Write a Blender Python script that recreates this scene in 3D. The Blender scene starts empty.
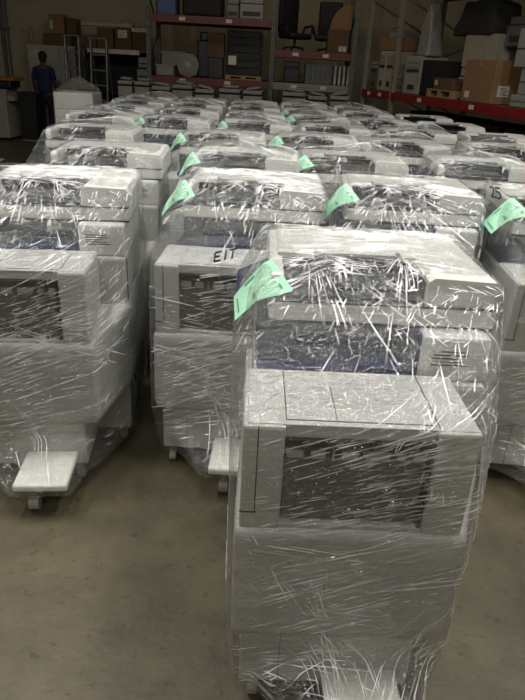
import bpy, bmesh, math, random
from mathutils import Vector, Matrix, noise
from mathutils.bvhtree import BVHTree
random.seed(7)
PI = math.pi
R = math.radians
SC = bpy.context.scene
COL = SC.collection

# ------------------------------------------------------------------ camera
CH, CF, CP, CR = 1.65, 620.0, R(24.9), R(3.2)
cam = bpy.data.cameras.new('camera')
cam.sensor_fit = 'VERTICAL'; cam.sensor_height = 36.0; cam.lens = CF / 700 * 36
cam.clip_start = 0.02; cam.clip_end = 100
camo = bpy.data.objects.new('camera', cam); COL.objects.link(camo)
fw = Vector((0, math.cos(CP), -math.sin(CP)))
up0 = Vector((0, math.sin(CP), math.cos(CP)))
r0 = Vector((1, 0, 0))
rt = r0 * math.cos(CR) + up0 * math.sin(CR)
up = -r0 * math.sin(CR) + up0 * math.cos(CR)
m = Matrix((rt, up, -fw)).transposed().to_4x4()
m.translation = Vector((0, 0, CH))
camo.matrix_world = m
SC.camera = camo

def at(px, py, z=None, Y=None):
    """point of the place that the photograph shows at px, py (at height z or distance Y)"""
    d = rt * ((px - 262.5) / CF) + up * ((350 - py) / CF) + fw
    t = (z - CH) / d.z if z is not None else Y / d.y
    return Vector((0, 0, CH)) + d * t

# ------------------------------------------------------------------ materials
def lin(h):
    c = [int(h[i:i + 2], 16) / 255 for i in (0, 2, 4)]
    return tuple(x / 12.92 if x <= .04045 else ((x + .055) / 1.055) ** 2.4 for x in c) + (1,)

MATS = {}
def mat(name, hexc, rough=.5, metal=0, var=.12, scale=8, bump=0, bscale=60, stretch=(1, 1, 1), spec=.5, alpha=1):
    if name in MATS: return MATS[name]
    M = bpy.data.materials.new(name); M.use_nodes = True
    nt = M.node_tree; N = nt.nodes; L = nt.links
    b = N['Principled BSDF']
    b.inputs['Roughness'].default_value = rough; b.inputs['Metallic'].default_value = metal
    b.inputs['Specular IOR Level'].default_value = spec
    b.inputs['Alpha'].default_value = alpha
    tc = N.new('ShaderNodeTexCoord'); mp = N.new('ShaderNodeMapping'); mp.inputs['Scale'].default_value = stretch
    L.new(tc.outputs['Object'], mp.inputs['Vector'])
    nz = N.new('ShaderNodeTexNoise'); nz.inputs['Scale'].default_value = scale; nz.inputs['Detail'].default_value = 5
    L.new(mp.outputs[0], nz.inputs['Vector'])
    rp = N.new('ShaderNodeValToRGB'); c = lin(hexc)
    rp.color_ramp.elements[0].position = .3; rp.color_ramp.elements[1].position = .7
    rp.color_ramp.elements[0].color = tuple(x * (1 - var) for x in c[:3]) + (1,)
    rp.color_ramp.elements[1].color = tuple(min(1, x * (1 + var)) for x in c[:3]) + (1,)
    L.new(nz.outputs['Fac'], rp.inputs['Fac']); L.new(rp.outputs['Color'], b.inputs['Base Color'])
    if bump:
        n2 = N.new('ShaderNodeTexNoise'); n2.inputs['Scale'].default_value = bscale; n2.inputs['Detail'].default_value = 6
        L.new(mp.outputs[0], n2.inputs['Vector'])
        bp = N.new('ShaderNodeBump'); bp.inputs['Strength'].default_value = bump; bp.inputs['Distance'].default_value = .01
        L.new(n2.outputs['Fac'], bp.inputs['Height']); L.new(bp.outputs['Normal'], b.inputs['Normal'])
    MATS[name] = M
    return M

def film_material(name, crumple, haze0, haze1, gloss_tint=1.0):
    M = bpy.data.materials.new(name); M.use_nodes = True
    nt = M.node_tree; N = nt.nodes; L = nt.links
    for n in list(N): N.remove(n)
    out = N.new('ShaderNodeOutputMaterial')
    tc = N.new('ShaderNodeTexCoord')
    # stretched wrinkles in two directions + crumple
    hs = []
    for rot, scl, w in (((0, R(28), 0), (5, 5, 70), .5), ((R(20), R(-62), R(15)), (4, 6, 60), .35), ((0, 0, R(12)), (4, 55, 5), .4)):
        mp = N.new('ShaderNodeMapping'); mp.inputs['Rotation'].default_value = rot; mp.inputs['Scale'].default_value = scl
        L.new(tc.outputs['Object'], mp.inputs['Vector'])
        nz = N.new('ShaderNodeTexNoise'); nz.inputs['Scale'].default_value = 1.0; nz.inputs['Detail'].default_value = 3
        nz.inputs['Distortion'].default_value = .4
        L.new(mp.outputs[0], nz.inputs['Vector'])
        ml = N.new('ShaderNodeMath'); ml.operation = 'MULTIPLY'; ml.inputs[1].default_value = w
        L.new(nz.outputs['Fac'], ml.inputs[0]); hs.append(ml.outputs[0])
    vo = N.new('ShaderNodeTexVoronoi'); vo.inputs['Scale'].default_value = 26; vo.feature = 'F1'
    dn = N.new('ShaderNodeTexNoise'); dn.inputs['Scale'].default_value = 9; dn.inputs['Detail'].default_value = 3
    L.new(tc.outputs['Object'], dn.inputs['Vector'])
    mx = N.new('ShaderNodeVectorMath'); mx.operation = 'ADD'
    L.new(tc.outputs['Object'], mx.inputs[0]); L.new(dn.outputs['Color'], mx.inputs[1])
    L.new(mx.outputs[0], vo.inputs['Vector'])
    ml = N.new('ShaderNodeMath'); ml.operation = 'MULTIPLY'; ml.inputs[1].default_value = crumple
    L.new(vo.outputs['Distance'], ml.inputs[0]); hs.append(ml.outputs[0])
    s = hs[0]
    for h in hs[1:]:
        a = N.new('ShaderNodeMath'); a.operation = 'ADD'; L.new(s, a.inputs[0]); L.new(h, a.inputs[1]); s = a.outputs[0]
    bp = N.new('ShaderNodeBump'); bp.inputs['Strength'].default_value = .75; bp.inputs['Distance'].default_value = .02
    L.new(s, bp.inputs['Height'])
    gl = N.new('ShaderNodeBsdfGlossy'); gl.inputs['Roughness'].default_value = .12; gl.inputs['Color'].default_value = (gloss_tint,) * 3 + (1,)
    L.new(bp.outputs[0], gl.inputs['Normal'])
    df = N.new('ShaderNodeBsdfDiffuse'); df.inputs['Color'].default_value = (.86, .87, .86, 1)
    L.new(bp.outputs[0], df.inputs['Normal'])
    tr = N.new('ShaderNodeBsdfTranslucent'); tr.inputs['Color'].default_value = (.8, .8, .8, 1)
    mhz = N.new('ShaderNodeMixShader'); mhz.inputs[0].default_value = .35; L.new(df.outputs[0], mhz.inputs[1]); L.new(tr.outputs[0], mhz.inputs[2])
    tp = N.new('ShaderNodeBsdfTransparent'); tp.inputs['Color'].default_value = (.97, .975, .97, 1)
    # haze factor: bunched film is whiter
    nz = N.new('ShaderNodeTexNoise'); nz.inputs['Scale'].default_value = 4.5; nz.inputs['Detail'].default_value = 6; nz.inputs['Roughness'].default_value = .7
    L.new(tc.outputs['Object'], nz.inputs['Vector'])
    mr = N.new('ShaderNodeMapRange'); mr.inputs['From Min'].default_value = .35; mr.inputs['From Max'].default_value = .7
    mr.inputs['To Min'].default_value = haze0; mr.inputs['To Max'].default_value = haze1
    L.new(nz.outputs['Fac'], mr.inputs['Value'])
    m1 = N.new('ShaderNodeMixShader'); L.new(mr.outputs[0], m1.inputs[0]); L.new(tp.outputs[0], m1.inputs[1]); L.new(mhz.outputs[0], m1.inputs[2])
    lw = N.new('ShaderNodeFresnel'); lw.inputs['IOR'].default_value = 1.5; L.new(bp.outputs[0], lw.inputs['Normal'])
    f2 = N.new('ShaderNodeMath'); f2.operation = 'MULTIPLY'; f2.inputs[1].default_value = 1.7; f2.use_clamp = True; L.new(lw.outputs[0], f2.inputs[0])
    f3 = N.new('ShaderNodeMath'); f3.operation = 'MINIMUM'; f3.inputs[1].default_value = .4; L.new(f2.outputs[0], f3.inputs[0])
    m2 = N.new('ShaderNodeMixShader'); L.new(f3.outputs[0], m2.inputs[0]); L.new(m1.outputs[0], m2.inputs[1]); L.new(gl.outputs[0], m2.inputs[2])
    L.new(m2.outputs[0], out.inputs['Surface'])
    return M

def crease_glint_material():  # whitened film creases; the near-white colour also paints in their glints
    M = bpy.data.materials.new('film_crease_glint'); M.use_nodes = True
    nt = M.node_tree; N = nt.nodes; L = nt.links
    b = N['Principled BSDF']; out = N['Material Output']
    b.inputs['Base Color'].default_value = (.95, .95, .95, 1); b.inputs['Roughness'].default_value = .22
    b.inputs['Specular IOR Level'].default_value = 1.0
    tp = N.new('ShaderNodeBsdfTransparent'); mx = N.new('ShaderNodeMixShader')
    tc = N.new('ShaderNodeTexCoord'); nz = N.new('ShaderNodeTexNoise'); nz.inputs['Scale'].default_value = 14
    L.new(tc.outputs['Object'], nz.inputs['Vector'])
    mr = N.new('ShaderNodeMapRange'); mr.inputs['From Min'].default_value = .35; mr.inputs['From Max'].default_value = .65
    mr.inputs['To Min'].default_value = .1; mr.inputs['To Max'].default_value = .95
    L.new(nz.outputs['Fac'], mr.inputs['Value']); L.new(mr.outputs[0], mx.inputs[0])
    L.new(tp.outputs[0], mx.inputs[1]); L.new(b.outputs[0], mx.inputs[2]); L.new(mx.outputs[0], out.inputs['Surface'])
    return M

FILM = film_material('stretch_film', .35, .0, .05)
CREASE_GLINT = crease_glint_material()
SHELL = mat('off_white_plastic', 'c9c9c3', .45, var=.04)
SHELL2 = mat('grey_white_plastic', 'b0b0ab', .5, var=.05)
GREYP = mat('mid_grey_plastic', '63625e', .45, var=.08)
SEAM = mat('panel_seam', '2c2b29', .6)
NAVY = mat('dark_navy_plastic', '15204a', .4, var=.15)
DARK = mat('charcoal_plastic', '1b1b1d', .4, var=.15)
METAL = mat('pale_roller_bar', 'a5a49e', .3, var=.06)
FOAM = mat('grey_white_foam', 'b2b2ae', .6, var=.1, scale=5, bump=.25, bscale=12, stretch=(1, 1, 3))
GREEN = mat('green_paper', '9fd6b4', .7, var=.05)
INK = mat('grey_print', '4f8a68', .8)
MARK = mat('black_marker', '101010', .6)
WHITEP = mat('white_plastic', 'dddcd4', .4, var=.03)
CAST = mat('caster_wheel', 'a8a8a0', .4)
BOX = mat('cardboard', '7d5f3f', .85, var=.1, scale=5)
BOX2 = mat('dark_cardboard', '573f2a', .85, var=.12, scale=5)
TAPE = mat('paper_label', 'c2beb2', .7, var=.05)
RED = mat('red_beam_paint', '5c2218', .45, var=.15)
RED2 = mat('bright_red_beam_paint', '771616', .4, var=.1)
UPR = mat('grey_green_upright', '50534c', .5, var=.15)
UPR2 = mat('pale_grey_upright', '7b786c', .5, var=.15)
BLACK = mat('black_foam', '0c0c0d', .7, var=.2)
STEEL = mat('dull_steel', '6a6a66', .4, metal=.5)
BEIGE = mat('beige_plastic', '9c9280', .5, var=.06)
PGREY = mat('grey_machine_plastic', '6e6c67', .5, var=.06)
WOOD = mat('pallet_wood', '8e7350', .8, var=.2, scale=12, stretch=(1, 8, 8))
ORANGE = mat('orange_brown', '8a5a22', .5, var=.2)

# ------------------------------------------------------------------ mesh helpers
class MB:
    def __init__(s): s.bm = bmesh.new(); s.mi = 0
    def _fin(s, vs, M=None):
        if M is not None: bmesh.ops.transform(s.bm, matrix=M, verts=vs)
        fs = set(f for v in vs for f in v.link_faces)
        for f in fs: f.material_index = s.mi
        return s
    def box(s, x0, x1, y0, y1, z0, z1, bev=.006, M=None, seg=2):
        r = bmesh.ops.create_cube(s.bm, size=1)['verts']
        bmesh.ops.scale(s.bm, vec=(x1 - x0, y1 - y0, z1 - z0), verts=r)
        bmesh.ops.translate(s.bm, vec=((x0 + x1) / 2, (y0 + y1) / 2, (z0 + z1) / 2), verts=r)
        bev = min(bev, .45 * min(x1 - x0, y1 - y0, z1 - z0))
        if bev > 0:
            es = list(set(e for v in r for e in v.link_edges))
            rr = bmesh.ops.bevel(s.bm, geom=es, offset=bev, segments=seg, affect='EDGES', profile=.5)
            r = list(set(v for f in rr['faces'] for v in f.verts) | set(v for v in r if v.is_valid))
            # gather whole island
            seen = set(r); st = list(r)
            while st:
                v = st.pop()
                for e in v.link_edges:
                    o = e.other_vert(v)
                    if o not in seen: seen.add(o); st.append(o)
            r = list(seen)
        return s._fin(r, M)
    def cyl(s, p, q, r1, r2=None, n=16, M=None):
        p = Vector(p); q = Vector(q); d = q - p
        g = bmesh.ops.create_cone(s.bm, cap_ends=True, segments=n, radius1=r1, radius2=r1 if r2 is None else r2, depth=d.length)['verts']
        T = Matrix.Translation((p + q) / 2) @ d.to_track_quat('Z', 'Y').to_matrix().to_4x4()
        bmesh.ops.transform(s.bm, matrix=T, verts=g)
        return s._fin(g, M)
    def tube(s, pts, r, n=8):
        pts = [Vector(p) for p in pts]; rings = []
        for i, p in enumerate(pts):
            d = (pts[min(i + 1, len(pts) - 1)] - pts[max(i - 1, 0)]).normalized()
            q = d.to_track_quat('Z', 'Y'); rr = r[i] if isinstance(r, (list, tuple)) else r
            rings.append([s.bm.verts.new(p + q @ Vector((rr * math.cos(2 * PI * k / n), rr * math.sin(2 * PI * k / n), 0))) for k in range(n)])
        for a, b in zip(rings, rings[1:]):
            for k in range(n):
                f = s.bm.faces.new((a[k], a[(k + 1) % n], b[(k + 1) % n], b[k])); f.material_index = s.mi
        for rg in (rings[0][::-1], rings[-1]):
            f = s.bm.faces.new(rg); f.material_index = s.mi
        return s
    def sphere(s, c, r, M=None, scale=(1, 1, 1), u=16, v=10):
        g = bmesh.ops.create_uvsphere(s.bm, u_segments=u, v_segments=v, radius=r)['verts']
        bmesh.ops.scale(s.bm, vec=scale, verts=g); bmesh.ops.translate(s.bm, vec=c, verts=g)
        return s._fin(g, M)
    def prism(s, poly, y0, y1, M=None):
        """polygon in x,z extruded along y"""
        a = [s.bm.verts.new((x, y0, z)) for x, z in poly]; b = [s.bm.verts.new((x, y1, z)) for x, z in poly]
        s.bm.faces.new(a); s.bm.faces.new(b[::-1]); n = len(a)
        for i in range(n): s.bm.faces.new((a[i], b[i], b[(i + 1) % n], a[(i + 1) % n]))
        return s._fin(a + b, M)
    def quad(s, *p):
        vs = [s.bm.verts.new(x) for x in p]; s.bm.faces.new(vs).material_index = s.mi; return s
    def build(s, name, mats, parent=None, smooth=False, loc=None, rz=0, label=None):
        me = bpy.data.meshes.new(name)
        bmesh.ops.recalc_face_normals(s.bm, faces=s.bm.faces[:])
        s.bm.to_mesh(me); s.bm.free()
        for M in (mats if isinstance(mats, (list, tuple)) else [mats]): me.materials.append(M)
        if smooth: me.polygons.foreach_set('use_smooth', [True] * len(me.polygons))
        o = bpy.data.objects.new(name, me); COL.objects.link(o)
        if parent: o.parent = parent
        if loc is not None: o.location = loc
        o.rotation_euler.z = rz
        if label: o['label'] = label
        return o

def tag(o, label, cat, group=None, kind=None):
    o['label'] = label; o['category'] = cat
    if group: o['group'] = group
    if kind: o['kind'] = kind
    return o
def thing(name, loc, rz, label, cat, group=None):
    o = bpy.data.objects.new(name, None); COL.objects.link(o); o.empty_display_size = .2
    o.location = loc; o.rotation_euler = (0, 0, rz)
    return tag(o, label, cat, group)
def struct(mb, name, M, label):
    o = mb.build(name, M); o['kind'] = 'structure'; o['label'] = label; o['category'] = name.split('_')[0]; return o

def copy_tree(o, parent=None, skip=()):
    c = o.copy(); COL.objects.link(c); c.parent = parent
    for ch in list(o.children):
        if ch.name.split('.')[0] in skip: continue
        copy_tree(ch, c, skip)
    return c

# ------------------------------------------------------------------ wrapped copier
def hull_surface(sets, voxel, seed, amp, smooth=4, sag=.0):
    """skin drawn tightly round sets of points -> even mesh with soft wrinkles"""
    bm = bmesh.new()
    for pts in sets:
        t = bmesh.new()
        for p in pts: t.verts.new(p)
        bmesh.ops.convex_hull(t, input=t.verts[:])
        bmesh.ops.delete(t, geom=[v for v in t.verts if not v.link_faces], context='VERTS')
        me = bpy.data.meshes.new('t'); t.to_mesh(me); t.free(); bm.from_mesh(me); bpy.data.meshes.remove(me)
    bmesh.ops.recalc_face_normals(bm, faces=bm.faces[:])
    me = bpy.data.meshes.new('t'); bm.to_mesh(me); bm.free()
    o = bpy.data.objects.new('t', me); COL.objects.link(o)
    md = o.modifiers.new('r', 'REMESH'); md.mode = 'VOXEL'; md.voxel_size = voxel; md.adaptivity = 0
    ms = o.modifiers.new('s', 'SMOOTH'); ms.factor = .5; ms.iterations = smooth
    dg = bpy.context.evaluated_depsgraph_get(); dg.update()
    m2 = bpy.data.meshes.new_from_object(o.evaluated_get(dg))
    bpy.data.objects.remove(o); bpy.data.meshes.remove(me)
    off = Vector((seed * 3.7, seed * 1.3, seed * 2.1))
    bm = bmesh.new(); bm.from_mesh(m2); bpy.data.meshes.remove(m2); bm.normal_update()
    for v in bm.verts:
        p = v.co
        a = noise.noise((p + off) * 5) * .8
        b = 1 - abs(noise.noise(Vector((p.x * 9 + p.z * 5, p.y * 9, p.z * 16 - p.x * 6)) + off)) * 2
        c = noise.noise(Vector((p.x * 5, p.y * 5, p.z * 34)) + off)
        v.co = p + v.normal * amp * (a + .5 * b * b + .4 * c)
    bm.normal_update()
    return bm

def add_crease_glints(bm, n, seed, wmul=1.0):
    rnd = random.Random(seed)
    tree = BVHTree.FromBMesh(bm)
    specs = []
    def rr(a, b): return rnd.uniform(a, b)
    FY, TOP, MID = Vector((0, 1, 0)), Vector((0, 0, -1)), Vector((0, .7, -.7)).normalized()
    # bundles of near-parallel stretch lines, their glints painted as white ridges: each bundle shares a direction
    while len(specs) < n:
        k = rnd.random(); m_ = rnd.randint(4, 12)
        if k < .40:      # finisher face and lower front
            z = rr(.12, .80); x = rr(-.36, .05); sl = rr(.15, .45) if rnd.random() < .85 else rr(-.3, .05); sp = rr(.006, .018)
            for j in range(m_):
                x1 = x + rr(-.06, .06); l = rr(.08, .42); zz = z + sp * j + rr(-.003, .003)
                specs.append((Vector((x1, -.6, zz)), Vector((x1 + l, -.6, zz + l * (sl + rr(-.03, .03)))), FY, rr(.0004, .0012)))
        elif k < .54:    # fan over the middle opening
            cx, cy = rr(-.2, .12), rr(.42, .62); a0 = rr(-1.3, 1.3); sp = rr(.04, .12)
            for j in range(m_):
                a = a0 + sp * (j - m_ / 2) + rr(-.02, .02); l = rr(.2, .62); t0 = rr(.0, .5)
                c = Vector((cx, cy, 1.6)); q = c + Vector((math.sin(a) * l, -math.cos(a) * l, 0))
                specs.append((c.lerp(q, t0), q, TOP, rr(.0005, .0014)))
        elif k < .80:    # top of the feeder
            x = rr(-.3, .1); y = rr(.42, .85); sl = rr(-.3, .3); sp = rr(.006, .02)
            for j in range(m_):
                x1 = x + rr(-.08, .08); l = rr(.1, .45); yy = y + sp * j
                specs.append((Vector((x1, yy, 1.6)), Vector((x1 + l, yy + l * sl, 1.6)), TOP, rr(.0005, .0014)))
        elif k < .93:    # right and left flanks
            sx = .8 if rnd.random() < .6 else -.8
            y = rr(-.05, .7); z = rr(.15, 1.0); sl = rr(-.9, .9); sp = rr(.006, .02)
            for j in range(m_):
                l = rr(.06, .3); zz = z + sp * j; y1 = y + rr(-.04, .04)
                specs.append((Vector((sx, y1, zz)), Vector((sx, y1 + l, zz + l * sl)), Vector((-sx, 0, 0)), rr(.0004, .0013)))
        else:            # pulled down and across to the foot plate
            side = rnd.choice((-1, 1)); x = rr(.1, .34) * side; z = rr(.12, .45)
            for j in range(m_):
                specs.append((Vector((x + rr(-.03, .03), -.6, z + .022 * j)), Vector((rr(-.09, .13), -.6, rr(.115, .15))), FY, rr(.0004, .0012)))
    # crumple glints painted as very short white folds, random, in the slack areas
    for j in range(int(n * .75)):
        an = rnd.gauss(.9, .5); l = rr(.012, .04); d = Vector((math.cos(an) * l, math.sin(an) * l, 0))
        k = rnd.random()
        if k < .45:
            p = Vector((rr(-.36, .36), rr(.2, .5), 1.6)); specs.append((p, p + d, TOP, rr(.0006, .0016)))
        elif k < .75:
            p = Vector((rr(.0, .38), -.6, rr(.6, 1.1))); specs.append((p, p + Vector((d.x, 0, d.y)), FY, rr(.0005, .0013)))
        elif k < .9:
            p = Vector((.8, rr(.0, .8), rr(.1, 1.1))); specs.append((p, p + Vector((0, d.x, d.y)), Vector((-1, 0, 0)), rr(.0006, .0014)))
        else:
            p = Vector((rr(-.34, .22), -.6, rr(.1, .6))); specs.append((p, p + Vector((d.x, 0, d.y * .4)), FY, rr(.0005, .0012)))
    new = []
    for p, q, dr, w in specs:
        L = (q - p).length; m_ = max(3, int(L / .016)); row = []; on = L < .05 or rnd.random() < .7; br = 0 if L < .05 else 1
        dr = dr.normalized()
        for i in range(m_ + 1):
            if br and rnd.random() < (.2 if on else .35): on = not on
            co, nr, _, _ = tree.ray_cast(p.lerp(q, i / m_), dr)
            if co is None or not on or (dr.z < -.99 and co.y < .012) or (row and (row[-1][0] - co).length > .08):
                if len(row) > 1: new.append((row, w))
                row = []; continue
            row.append((co + nr * .0012, nr))
        if len(row) > 1: new.append((row, w))
    for row, w in new:
        pr = None; n_ = len(row)
        w *= wmul
        for i, (c, nr) in enumerate(row):
            d = (row[min(i + 1, n_ - 1)][0] - row[max(i - 1, 0)][0])
            if d.length < 1e-6: continue
            s_ = d.normalized().cross(nr).normalized() * w * (.35 + math.sin(PI * (i + .5) / n_))
            t = (bm.verts.new(c - s_), bm.verts.new(c + nr * w * .8), bm.verts.new(c + s_))
            if pr:
                for j in (0, 1):
                    f = bm.faces.new((pr[j], pr[j + 1], t[j + 1], t[j])); f.material_index = 1
            pr = t
    return tree

def bm_obj(bm, name, mats, parent, smooth=True):
    me = bpy.data.meshes.new(name); bm.to_mesh(me); bm.free()
    for M in mats: me.materials.append(M)
    me.polygons.foreach_set('use_smooth', [True] * len(me.polygons))
    o = bpy.data.objects.new(name, me); COL.objects.link(o); o.parent = parent
    return o

FILM_PTS = [
    (-.33, -.02, .10), (.22, -.02, .10), (.19, 0, .07), (-.31, 0, .07), (.345, .30, .08), (.35, .94, .07), (-.35, .94, .07), (-.35, .3, .07),
    (-.357, -.018, .90), (.237, -.018, .90), (-.368, .05, .6), (.243, -.024, .6), (-.362, -.024, .6), (-.362, -.024, .3), (.243, -.024, .3), (-.352, .25, .905), (.235, .25, .905),
    (.35, .30, .88), (.352, .92, .9), (.36, .36, .99), (.36, .4, 1.10), (.36, .90, 1.115), (-.30, .46, 1.115), (-.30, .90, 1.12), (.17, .5, 1.118),
    (-.385, .48, .99), (-.385, .80, .99), (-.37, .3, .5), (-.37, .8, .5), (.362, .3, .5), (.362, .93, .5), (.362, .93, .3), (.362, .3, .3), (-.36, .945, .5)]

def sheet_mesh(tree, mb, c, n=18):
    """paper laid against the film: corners c (4 points, local)"""
    g = []
    for i in range(n + 1):
        row = []
        for j in range(n + 1):
            a = Vector(c[0]).lerp(Vector(c[1]), i / n); b = Vector(c[3]).lerp(Vector(c[2]), i / n)
            p = a.lerp(b, j / n); co, nr, _, _ = tree.find_nearest(p)
            row.append(mb.bm.verts.new(p.lerp(co, .6) + nr * .007))
        g.append(row)
    for i in range(n):
        for j in range(n): mb.bm.faces.new((g[i][j], g[i + 1][j], g[i + 1][j + 1], g[i][j + 1])).material_index = mb.mi
    return g
def sub_quad(mb, tree, c, u0, u1, v0, v1, n=6):
    def P(u, v):
        a = Vector(c[0]).lerp(Vector(c[1]), u); b = Vector(c[3]).lerp(Vector(c[2]), u); p = a.lerp(b, v)
        co, nr, _, _ = tree.find_nearest(p); return mb.bm.verts.new(p.lerp(co, .6) + nr * .0095)
    g = [[P(u0 + (u1 - u0) * i / n, v0 + (v1 - v0) * j / n) for j in range(n + 1)] for i in range(n + 1)]
    for i in range(n):
        for j in range(n): mb.bm.faces.new((g[i][j], g[i + 1][j], g[i + 1][j + 1], g[i][j + 1]))

SHEET_C = [(-.385, .29, .90), (-.205, .47, 1.055), (-.25, .72, 1.15), (-.40, .44, 1.02)]

MSC = (.95, .95, 1.05)
def make_copier(name_loc, rz, seed, voxel, nglint, detail=True, sheet=True, foot=True, film=True, finisher=True, wmul=1.0, extra_pts=(), sheet_c=SHEET_C, cord=False, feed_tilt=0):
    root = bpy.data.objects.new('wrapped_photocopier' if film else 'photocopier', None); COL.objects.link(root); root.empty_display_size = .3
    root.location = name_loc; root.rotation_euler = (0, 0, rz); root.scale = MSC
    rnd = random.Random(seed)
    # main cabinet
    b = MB(); b.box(-.32, .33, .30, .92, .09, .86, .012)
    b.mi = 1
    b.box(-.323, -.318, .34, .88, .60, .604, 0); b.box(-.323, -.318, .34, .88, .34, .344, 0)
    b.box(.329, .333, .36, .364, .12, .84, 0); b.box(.329, .333, .36, .9, .46, .464, 0)
    b.build('cabinet', [SHELL2, SEAM], root)
    b = MB(); b.box(.332, .34, .50, .86, .12, .40, .002); b.mi = 1
    for k in range(6): b.box(.34, .342, .56, .80, .16 + .035 * k, .168 + .035 * k, 0)
    b.build('side_cover', [PGREY, SEAM], root)
    # body above the cabinet: right pillar and rear wall with the dark opening
    b = MB(); b.box(.14, .33, .32, .92, .86, .98, .008); b.box(-.32, .15, .62, .92, .86, .98, .004)
    b.mi = 1
    for k in range(5): b.box(.17, .17 + .1 - .012 * (k % 3), .318, .3205, .905 + .009 * k, .908 + .009 * k, 0)
    b.build('pillar', [SHELL, SEAM], root)
    b = MB()
    b.box(-.315, .14, .60, .62, .865, .978, .002); b.box(.128, .142, .335, .62, .865, .978, .004)
    b.prism([(-.31, .862), (.135, .862), (.135, .885), (-.02, .90), (-.31, .872)], .31, .61)
    b.box(-.2, .1, .42, .60, .90, .93, .012)
    b.build('output_tray', NAVY, root)
    # scanner
    b = MB(); b.box(-.285, .35, .38, .92, .985, 1.034, .008)
    b.box(-.03, .05, .372, .39, .992, 1.017, .003)
    b.mi = 1; b.box(-.27, .345, .385, .91, .978, .986, 0); b.box(-.27, .345, .379, .92, 1.034, 1.038, 0)
    b.build('scanner', [SHELL, SEAM], root)
    # document feeder
    b = MB()
    b.prism([(.15, 1.038), (.352, 1.038), (.352, 1.085), (.335, 1.105), (.165, 1.11), (.15, 1.10)], .39, .90)
    b.box(-.285, -.245, .40, .90, 1.038, 1.10, .012)
    b.box(-.26, .17, .645, .90, 1.038, 1.105, .01)
    b.prism([(-.26, 1.094), (.155, 1.094), (.155, 1.108), (-.26, 1.108)], .585, .66)
    b.mi = 1; b.box(.1465, .1495, .42, .88, 1.042, 1.09, 0)
    f = b.build('document_feeder', [SHELL, SEAM], root)
    b = MB(); b.box(-.246, .148, .40, .645, 1.038, 1.048, .002); b.box(-.246, .148, .636, .645, 1.042, 1.10, 0)
    b.box(-.1, .12, .45, .62, 1.048, 1.057, .004)
    b.build('feeder_opening', DARK, root)
    b = MB(); b.box(-.15, .11, .555, .585, 1.10, 1.113, .003)
    b.box(-.15, -.14, .57, .62, 1.106, 1.114, .002); b.box(.10, .11, .57, .62, 1.106, 1.114, .002)
    b.build('paper_guide', GREYP, root)
    # control panel, tilted to the operator
    T = Matrix.Translation((-.315, .63, 1.012)) @ Matrix.Rotation(R(-24), 4, 'Y')
    b = MB(); b.box(-.07, .06, -.16, .15, -.012, .014, .006, M=T)
    p = b.build('control_panel', NAVY, root)
    b = MB(); b.box(-.05, .03, -.13, .0, .014, .017, .001, M=T); b.build('touch_screen', DARK, p)
    b = MB()
    for i in range(3):
        for j in range(4): b.box(-.045 + i * .022, -.03 + i * .022, .025 + j * .022, .04 + j * .022, .014, .019, .002, M=T)
    b.build('keypad', PGREY, p)
    if finisher:
        b = MB()
        b.box(-.34, -.24, 0, .30, .30, .885, .008); b.box(.115, .22, 0, .30, .30, .885, .008)
        b.box(-.25, .12, .012, .30, .853, .884, .004); b.box(-.25, .12, .06, .30, .3, .855, 0)
        b.box(-.25, .12, .004, .08, .30, .63, .004)
        b.box(-.32, .17, .02, .30, .085, .31, .008)
        b.box(-.33, .215, .01, .29, .882, .8875, .002)
        b.mi = 1
        b.box(-.305, -.3025, -.0015, .01, .66, .883, 0); b.box(-.34, -.30, -.0015, .01, .66, .663, 0)
        b.box(-.24, .116, .028, .031, .8875, .8885, 0); b.box(-.24, -.238, .03, .29, .8875, .8885, 0)
        b.box(-.12, -.1185, .02, .2, .8875, .8885, 0); b.box(.12, .122, .02, .29, .8875, .889, 0)
        b.box(-.21, -.2085, .0185, .03, .09, .30, 0)
        fin = b.build('finisher', [SHELL2, SEAM], root)
        b = MB(); b.box(-.24, .115, .022, .062, .632, .80, .003)
        b.box(-.24, .115, .034, .064, .80, .835, .0)
        b.box(-.05, .10, .018, .03, .70, .735, .004)
        b.build('output_panel', GREYP, fin)
        b = MB(); b.box(-.24, .118, .004, .06, .830, .853, .002); b.build('output_slot', DARK, fin)
        b = MB()
        x = -.235
        for w_ in (.05, .045, .012, .05, .07, .03, .07):
            if x + w_ > .11: w_ = .11 - x
            if w_ > .003: b.box(x, x + w_ - .006, .016, .05, .795, .828, .008, seg=3)
            x += w_ + .008
        b.build('roller', METAL, fin)
        b = MB(); b.box(.103, .113, .0, .05, .632, .853, .002); b.build('guide_rail', DARK, fin)
        for cx, cy in ((-.28, .06), (.13, .06)):
            c = MB(); c.cyl((cx - .014, cy, .032), (cx + .014, cy, .032), .03, n=18); c.cyl((cx, cy, .03), (cx, cy, .086), .012, n=10)
            c.build('caster', CAST, root, smooth=False)
    for cx, cy in ((-.27, .38), (.28, .38), (.28, .86), (-.27, .86)):
        if not detail and cx < 0 and cy > .5: continue
        c = MB(); c.cyl((cx - .014, cy, .034), (cx + .014, cy, .034), .032, n=18); c.cyl((cx, cy, .03), (cx, cy, .092), .012, n=10)
        c.build('caster', CAST, root)
    if foot:
        b = MB(); b.box(-.085, .13, -.22, .03, .115, .145, .01, seg=3)
        b.mi = 1; b.box(-.075, .12, -.212, .03, .111, .116, 0)
        ft = b.build('foot_plate', [WHITEP, SEAM], root)
        c = MB(); c.cyl((-.04, -.16, .030), (.0, -.16, .030), .029, n=18); c.cyl((-.02, -.16, .03), (-.02, -.16, .115), .014, n=10)
        c.build('caster', CAST, ft)
    # foam sheet round the middle
    fp = []
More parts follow.
